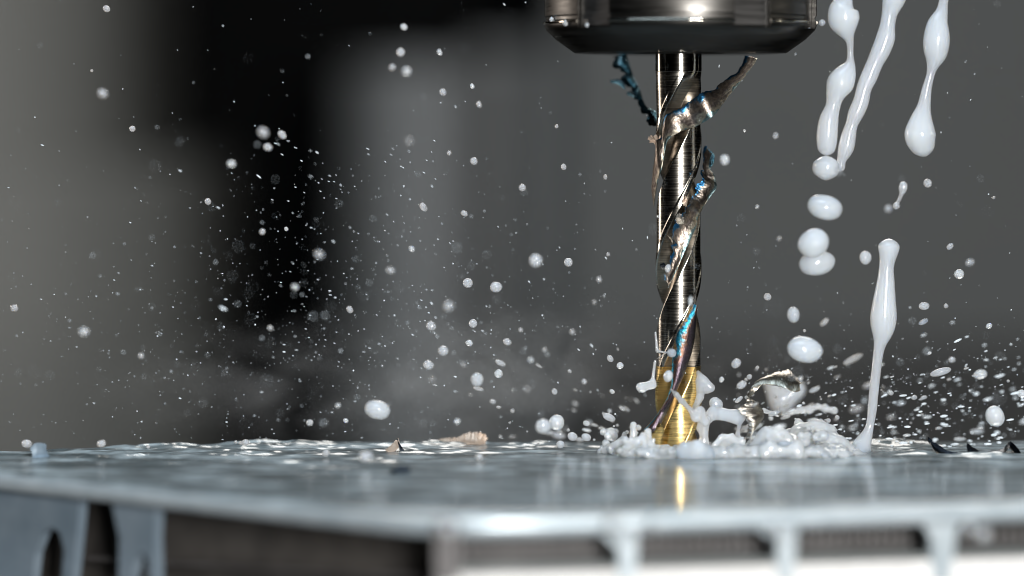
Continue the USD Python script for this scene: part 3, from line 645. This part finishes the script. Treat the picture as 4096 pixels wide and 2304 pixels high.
small = [(1192,405,10,-.012),(1190,814,11,-.004),(1254,940,11,-.006),(1078,918,12,-.015),(1115,882,13,-.018),(1276,860,9,-.012),(1180,863,9,-.005),(1168,537,8,-.010),(1065,521,10,-.006),(1314,472,9,-.012),(1130,385,6,-.010),(1188,217,7,-.006),(1114,232,9,-.016),(1205,263,8,-.018),(1106,132,7,-.014),(1008,132,11,-.024),(1016,68,9,-.02),(987,170,11,-.03),(1023,180,14,-.045),(1418,420,7,-.006),(1523,445,6,-.004),(1400,318,5,-.006),(710,339,10,-.02),(674,370,9,-.025),(582,412,13,-.035),(523,507,9,-.008),(662,333,14,-.05),(258,235,13,-.045),(333,324,8,-.004),(268,22,8,-.004),(231,178,4,0),(720,576,6,-.006),(660,583,8,-.02),(880,779,9,-.012),(742,722,11,-.04),(803,640,13,-.05),(1036,626,8,-.02),(983,680,11,-.035),(1085,820,11,-.02),(1128,770,15,-.05),(355,895,9,-.03),(211,834,13,-.045),(36,775,9,-.018),(680,825,8,-.03),(870,1058,6,-.012),(779,1063,8,-.018),(67,1116,11,-.015),(255,1116,10,-.02),(373,1124,5,-.004),(593,1112,4,-.003),(618,1113,8,-.002),(606,1114,5,-.002),(820,1140,8,-.02),(920,1148,18,-.045),(1206,1150,12,-.03),(1535,902,8,-.006),(1560,920,9,-.004),(1852,914,12,-.012),(1866,968,11,-.014),(1951,341,8,-.016),(1823,402,12,-.028),(2068,57,9,-.012),(1873,329,4,0),(1507,703,7,-.025),(1495,760,6,-.03),(1540,985,6,-.003),(850,1020,7,-.03),(1030,355,9,-.06),(1905,520,5,-.02),(1960,600,6,-.03),(2235,525,10,-.04),(2110,430,9,-.05),(2390,620,8,-.01),(2380,770,6,.0),(2325,770,11,-.006),(2488,820,7,-.006),(2500,497,4,0),(2440,660,11,-.03),(2570,990,11,-.004),(2300,1000,7,-.01),(2395,905,8,-.02),(2075,1075,7,-.002),(1885,948,7,-.008),(1815,955,6,-.012),(1905,925,5,.0),(1878,1000,5,-.004),(1530,640,5,-.015),(1440,835,8,-.03),(1370,880,7,-.03),(1335,905,8,-.035),(1310,830,6,-.02),(1470,960,7,-.02),(1395,985,7,-.012),(1240,1010,7,-.02),(1150,1060,8,-.025),(1440,1098,11,-.006),(1410,1118,10,-.004),(1475,1100,10,-.008),(1475,1065,7,-.005),(1655,545,4,-.008)]
for fx, fy, r, y in small:
    r *= 1.0 if y > -.03 else .8
    lab = where(fx * G, fy * G, y, r * G)
    drop(fx * G, fy * G, r * G * rng.uniform(.95, 1.3), r * G * rng.uniform(.8, 1.0), math.degrees(math.atan2(-(1790 - fy * G), (fx * G - 2714))) + (180 if fx * G < 2714 else 0) + rng.normal(0, 12), y, lab, 'airborne droplets: ' + lab, int(rng.integers(0, 4)), 'coolant_droplet', 'droplet')
for px, py, r, y, l in ((1790, 2118, 24, -.138, 'blurred drop on the corner post of the casting'), (2452, 2094, 26, -.133, 'larger blurred drop at the head of the left rib'), (2526, 2138, 21, -.134, 'blurred drop lower on the left rib'),
        (2612, 2092, 15, -.131, 'blurred drop just right of the left rib'), (3092, 2092, 21, -.122, 'blurred drop at the head of the middle rib'), (3128, 2134, 26, -.123, 'larger blurred drop lower on the middle rib'),
        (3262, 2096, 15, -.120, 'blurred drop just right of the middle rib'), (3882, 2112, 20, -.114, 'blurred drop beside the head of the right rib'), (3935, 2138, 24, -.115, 'larger blurred drop in the opening right of the right rib')):
    drop(px, py, r, r, 0, y, l, None, 3, 'coolant_droplet', 'droplet')
for px, py, r, l in ((2206, 78, 9, 'small drop on the left flank of the chuck'), (2262, 92, 11, 'larger drop at the left end of the chuck rim'), (2348, 100, 8, 'drop on the chuck rim left of the first slot'), 
                     (3212, 96, 9, 'drop near the right end of the chuck rim'), (3236, 118, 7, 'small drop on the right corner of the chuck')):
    rr = 543 if py < 104 else 543 - (py - 104) * .62
    drop(px, py, r, r * 1.2, 0, -math.sqrt(max(R(rr) ** 2 - (R(1) * (px - 2722)) ** 2, 0)), l, None, 3, 'coolant_droplet', 'droplet')
# droplets low over the plate, thrown outwards from the tip
for k in range(190):
    rr = abs(rng.normal(0, 1)); sidx = rng.random() < .68
    px = (2950 + 520 * rr * rng.uniform(.5, 1.3)) if sidx else (2560 - 420 * rr * rng.uniform(.5, 1.3))
    py = 1800 - abs(rng.normal(0, 1)) * (130 + .12 * abs(px - 2714)) - 8
    if px > 4200 or px < 1300 or py < 1250: continue
    y = rng.normal(.0, .022)
    r = np.clip(rng.lognormal(1.95, .42), 4, 20)
    el = rng.uniform(1.2, 3.0) if rng.random() < .6 else 1.0
    ang = math.degrees(math.atan2(-(1790 - py), (px - 2714))) if px > 2714 else math.degrees(math.atan2((1790 - py), -(px - 2714)))
    side = 'right' if px > 2714 else 'left'
    drop(px, py, r * el * .85, r * .75, ang if el > 1 else rng.uniform(-40, 40), y, where(px, py, y, r, 'glassy', el), 'thrown droplets: ' + where(px, py, y, r, 'glassy', el), int(rng.integers(0, 4)), 'coolant_droplet', 'droplet')

# ------------------------------------------------------------------ the splash round the tip
def sheet(xs_, tops, y0, lean, r=4.5, base=1822, seed=0, step=7):
    """A thin torn sheet of liquid standing on the plate, with a beaded rim and fingers."""
    g = np.random.default_rng(seed); out = []; prev = None
    X = np.arange(xs_[0], xs_[-1], step); T = np.interp(X, xs_, tops) + 7 * np.sin(X / 13.0 + seed) + g.normal(0, 2.5, len(X))
    for i, (x, t) in enumerate(zip(X, T)):
        yb = y0 + .0022 * math.sin(x / 60.0 + seed); yt = yb + lean
        xt = x + (x - np.mean(X)) * .12
        out.append(cone((x, base, r * 1.6), (xt, t, r * .8), yb, yt))
        if prev: out.append(cone(prev[:3], (xt, t, r * 1.15), prev[3], yt))
        prev = (xt, t, r * 1.15, yt)
        if g.random() < .16:
            L = g.uniform(10, 30); out.append(cone((xt, t, r), (xt + (xt - np.mean(X)) * .08 + g.normal(0, 4), t - L, r * .8), yt)); out.append(cone((xt + (xt - np.mean(X)) * .08, t - L, r * 1.5), None, yt))
    return out
def splash(name, prims, label, m='milky', k=.0005, h=.0003, rough=0.0, seed=0, floor=None):
    return one(name, blob(prims, k=k, h=h, rough=rough, seed=seed, floor=floor), M[m], label, 'coolant splash')
ys = -.009
splash('coolant_splash', [cone((2620, 1445, 5), (2610, 1525, 7), ys), cone((2612, 1528, 10), None, ys), cone((2610, 1530, 9), (2562, 1548, 15), ys, ys - .002), cone((2562, 1550, 16), (2570, 1556, 14), ys - .002), cone((2572, 1556, 9), (2612, 1542, 14), ys - .002, ys)], 'forked milky splash arm left of the gold tip', 'clear', k=.00025, h=.00016)
splash('coolant_splash', [cone((2622, 1330, 4), (2628, 1400, 6), ys + .002), cone((2630, 1405, 5), (2680, 1412, 3), ys + .002, -.012)], 'thin milky bridge of coolant from the left edge to the drop on the lower drill', 'clear', k=.0002, h=.00014)
splash('coolant_splash', [cone((2792, 1490, 9), (2815, 1525, 17), -.004), cone((2815, 1525, 17), (2842, 1550, 15), -.004), cone((2800, 1525, 18), (2800, 1585, 14), -.004), cone((2800, 1590, 15), (2770, 1650, 10), -.005), cone((2842, 1552, 14), (2828, 1560, 14), -.004)], 'milky lobe of coolant bulging from the right of the gold tip', 'milky', k=.00035, h=.0002)
splash('coolant_splash', [cone((2684, 1558, 5), (2705, 1578, 8), -.011, -.013), cone((2705, 1578, 8), (2728, 1605, 10), -.013), cone((2728, 1605, 10), (2765, 1642, 8), -.013), cone((2765, 1645, 9), (2782, 1668, 19), -.013),
    cone((2786, 1668, 19), (2800, 1645, 18), -.012), cone((2800, 1645, 17), (2822, 1690, 16), -.012), cone((2860, 1612, 24), (2868, 1618, 24), -.006), cone((2850, 1640, 16), (2832, 1680, 16), -.008), cone((2842, 1662, 20), (2885, 1655, 23), -.008), cone((2885, 1656, 23), (2945, 1668, 28), -.009), cone((2950, 1664, 24), (2965, 1668, 18), -.009),
    cone((2826, 1680, 17), (2814, 1725, 16), -.010), cone((2800, 1690, 10), (2795, 1715, 9), -.01), cone((2814, 1725, 16), (2820, 1780, 18), -.010), cone((2806, 1775, 18), (2800, 1800, 24), -.010), cone((2960, 1690, 7), (2950, 1740, 7), -.009), cone((2950, 1740, 7), (2972, 1790, 12), -.009)],
    'branching milky splash with a sausage shaped arm between tip and silvery chip', 'milky', k=.00034, h=.00021)
left_pr = [cone((2534, 1700, 13), (2532, 1800, 18), -.012), cone((2548, 1776, 20), None, -.012), cone((2590, 1727, 14), (2602, 1790, 15), -.014), cone((2444, 1738, 27), (2450, 1745, 22), .006), cone((2498, 1735, 9), (2496, 1790, 14), .0), cone((2480, 1772, 14), None, .0)]
for k in range(50):
    left_pr.append(cone((rng.uniform(2400, 2660), 1812 - abs(rng.normal(0, 30)), rng.uniform(7, 18)), None, rng.uniform(-.02, .012)))
left_pr += sheet([2420, 2455, 2490, 2530], [1812, 1776, 1768, 1800], -.008, -.003, seed=7) + sheet([2500, 2540, 2580, 2625], [1805, 1764, 1756, 1800], -.016, -.003, seed=8)
splash('coolant_splash', left_pr, 'low crown of milky fingers and beads left of the gold tip', 'clear', k=.00032, h=.00026, rough=.0005, seed=8)
splash('coolant_splash', sheet([2850, 2890, 2930, 2975], [1800, 1752, 1748, 1795], -.012, -.002, seed=9), 'thin clear sheet of coolant under the sausage shaped splash arm', 'clear', k=.0003, h=.00026)
splash('coolant_splash', [cone((2745, 1802, 36), (2800, 1805, 36), -.024), cone((2735, 1815, 30), (2835, 1818, 26), -.024), cone((2790, 1790, 30), None, -.026)], 'rounded milky bulge of coolant at the front of the tip', 'milky', k=.0006, h=.0003)
rp = [cone(*a) for a in (((3070, 1765, 28), (3080, 1738, 12), -.004), ((3130, 1768, 30), (3150, 1745, 14), -.004), ((3195, 1755, 26), (3192, 1700, 8), -.004), ((3193, 1682, 10), None, -.004), ((3225, 1728, 22), (3255, 1728, 22), -.003), ((3284, 1722, 18), (3292, 1745, 16), -.003), ((3220, 1785, 36), (3290, 1785, 26), -.006), ((3330, 1785, 18), (3350, 1795, 16), -.006), ((3375, 1803, 12), (3398, 1798, 5), -.006), ((3010, 1798, 22), (3060, 1795, 26), -.008), ((3100, 1800, 32), (3200, 1805, 30), -.012))]
for k in range(55):
    x = rng.uniform(2960, 3385)
    top = np.interp(x, [2960, 3010, 3070, 3100, 3150, 3200, 3290, 3340, 3390], [1795, 1752, 1722, 1738, 1728, 1700, 1712, 1765, 1795])
    r_ = rng.uniform(9, 22); a_ = rng.normal(0, .9); l_ = rng.uniform(0, 45); y_ = rng.uniform(-.018, .006); z_ = rng.uniform(top + 18, 1820)
    rp.append(cone((x, z_, r_), (min(x + l_ * math.cos(a_), 3395), z_ - l_ * .45 * math.sin(a_), r_ * rng.uniform(.5, 1.0)), y_, y_ + rng.normal(0, .002)))
for x, t0, dx, ln in ((3060, 1735, 4, 22), (3092, 1742, -6, 14), (3148, 1738, 5, 18), (3240, 1712, -4, 16), (3262, 1708, 8, 20), (3300, 1735, 14, 22), (3335, 1768, 16, 16), (3020, 1765, -10, 16)):
    rp.append(cone((x, t0 + 22, 10), (x + dx, t0 - ln * .5, 4.5), -.004)); rp.append(cone((x + dx, t0 - ln * .5, 6.5), None, -.004))
rp += sheet([3020, 3050, 3085, 3120, 3165], [1808, 1762, 1730, 1745, 1790], -.010, -.004, seed=3) + sheet([3150, 3200, 3250, 3300, 3345], [1790, 1728, 1706, 1722, 1790], -.007, -.002, seed=4) + sheet([3300, 3340, 3380, 3410], [1800, 1778, 1782, 1812], -.006, -.003, seed=5) + sheet([3060, 3100, 3150, 3200], [1815, 1800, 1796, 1815], -.020, -.004, seed=6)
splash('coolant_splash', rp, 'broad lumpy heap of milky splash right of the silvery chip', 'clear', k=.00062, h=.00026, rough=.0007, seed=5)
base = []
for k in range(150):
    x_ = 2440 + 980 * rng.random(); l_ = rng.uniform(10, 90); r_ = rng.uniform(4, 13); y_ = rng.uniform(-.024, .012); z_ = 1803 - y_ * 800 + rng.normal(0, 7)
    base.append(cone((x_, z_, r_), (x_ + l_, z_ + rng.normal(0, 6), r_ * rng.uniform(.5, 1)), y_, y_ + rng.normal(0, .003)))
splash('coolant_splash', base, 'foamy white froth along the plate round the tip', 'clear', k=.0011, h=.00034, floor=-.0002, rough=.0018, seed=6)
splash('coolant_splash', [cone((3085, 1535, 30), (3125, 1610, 36), .040), cone((3125, 1612, 38), (3180, 1560, 30), .040), cone((3185, 1555, 26), None, .040)], 'large blurred milky drop behind the silvery arched chip', 'milky', k=.0012, h=.0005)
splash('coolant_splash', [cone((3055, 1642, 11), (3085, 1652, 6), -.003), cone((3085, 1652, 6), (3112, 1664, 4), -.003)], 'short milky spike right of the fan shaped chip', 'clear', k=.0002, h=.00014)
ch_ = [(3130, 1660, 5), (3165, 1648, 9), (3205, 1640, 11), (3240, 1640, 10), (3270, 1625, 9), (3300, 1635, 12), (3338, 1642, 10)]
splash('coolant_splash', [cone(a, b, .012) for a, b in zip(ch_[:-1], ch_[1:])] + [cone((3338, 1643, 12), None, .012), cone((3236, 1638, 15), None, .012), cone((3300, 1632, 17), None, .014)], 'beaded blurred string of coolant right of the silvery chip', 'clear', k=.0003, h=.0002)

# ------------------------------------------------------------------ fine spray: nobody could count it
sp = trimesh.creation.icosphere(subdivisions=1)
pv, pf = [], []
def speck(p, r, el, d):
    v = sp.vertices * r
    d = np.asarray(d, float); d /= np.linalg.norm(d)
    v = v + np.outer(v @ d, d) * (el - 1)
    pf.append(sp.faces + len(sp.vertices) * len(pv)); pv.append(v + p)
for k in range(3000):
    u = rng.random()
    if u < .62:
        px, py = rng.normal(1350, 680), rng.normal(1340, 360)
    elif u < .86:
        px, py = rng.normal(3450, 420), rng.normal(1600, 170)
    else:
        px, py = rng.uniform(0, 4096), rng.uniform(0, 1750)
    if not (-50 < px < 4150 and -20 < py < 1770): continue
    y = rng.normal(-.005, .05) if rng.random() < .16 else rng.normal(0, .011)
    if y < -.12 or y > .2: continue
    r = np.clip(rng.lognormal(.05, .5), .7, 3.6) * (1.0 if abs(y) < .03 else 2.0)
    el = rng.uniform(1, 3.2) if rng.random() < .4 else 1.0
    ang = math.atan2(-(py - 1790), (px - 2714)) + rng.normal(0, .15)
    speck(P(px, py, y), R(r, y), el, (math.cos(ang), rng.normal(0, .2), math.sin(ang)))
for k in range(270):
    px = 3150 + 950 * rng.random() ** .8; py = 1795 - abs(rng.normal(0, 1)) * (90 + .17 * (px - 3150)) - 6
    y = rng.normal(0, .016); r = np.clip(rng.lognormal(.95, .45), 1.2, 6); a = math.atan2(-(py - 1800), px - 2714) + rng.normal(0, .08)
    speck(P(px, py, y), R(r, y), rng.uniform(1, 4), (math.cos(a), rng.normal(0, .2), math.sin(a)))
for k in range(70):
    px, py = rng.uniform(1080, 1750), rng.uniform(560, 1420); a = math.atan2(-(py - 1790) * .6, px - 2714) + rng.normal(0, .08); y = rng.normal(0, .012)
    speck(P(px, py, y), R(rng.uniform(1.0, 2.0), y), rng.uniform(2.5, 4.5), (math.cos(a), 0, math.sin(a)))
mist = trimesh.Trimesh(np.vstack(pv), np.vstack(pf), process=False)
tag(usdkit.mesh(stage, '/World/spray', mist, M['speck'], smooth=True).GetPrim(), 'fine spray of coolant specks filling the air round the drill', 'spray', kind='stuff')

# ------------------------------------------------------------------ thin mist low over the plate
mv = trimesh.creation.icosphere(subdivisions=3); mv.apply_scale((.115, .034, .025)); mv.apply_translation((-.008, .046, .013))
M['mist'] = mat('coolant_mist', {
    'g': tc, 'mp': ('mapping', {'scale': (38, 38, 60)}), 'n': ('noise_texture', {'scale': 1.0, 'detail': 3.0, 'distortion': 1.2}),
    'm2': ('mapping', {'location': (.008, -.046, -.013)}), 'm3': ('mapping', {'scale': (1 / .115, 1 / .034, 1 / .025)}),
    'gr': ('gradient_texture', {'gradient_type': 'spherical'}),
    'mr': ('map_range', {'from_min': .42, 'from_max': .75, 'to_min': 0.0, 'to_max': 20.0, 'clamp': True}),
    'mu': ('math', {'math_type': 'multiply'}), 'p': ('principled_volume', {'color': (.9, .93, .95), 'anisotropy': .2})},
    [('g.position', 'mp.vector'), ('mp.vector', 'n.vector'), ('g.position', 'm2.vector'), ('m2.vector', 'm3.vector'), ('m3.vector', 'gr.vector'), ('n.fac', 'mr.value'), ('mr.result', 'mu.value1'), ('gr.fac', 'mu.value2'), ('mu.value', 'p.density')], surface=None, volume='p.volume')
p = usdkit.mesh(stage, '/World/coolant_mist', mv, M['mist'], smooth=True).GetPrim()
tag(p, 'faint drifting mist of coolant low over the plate left of the tip', 'mist', kind='stuff')
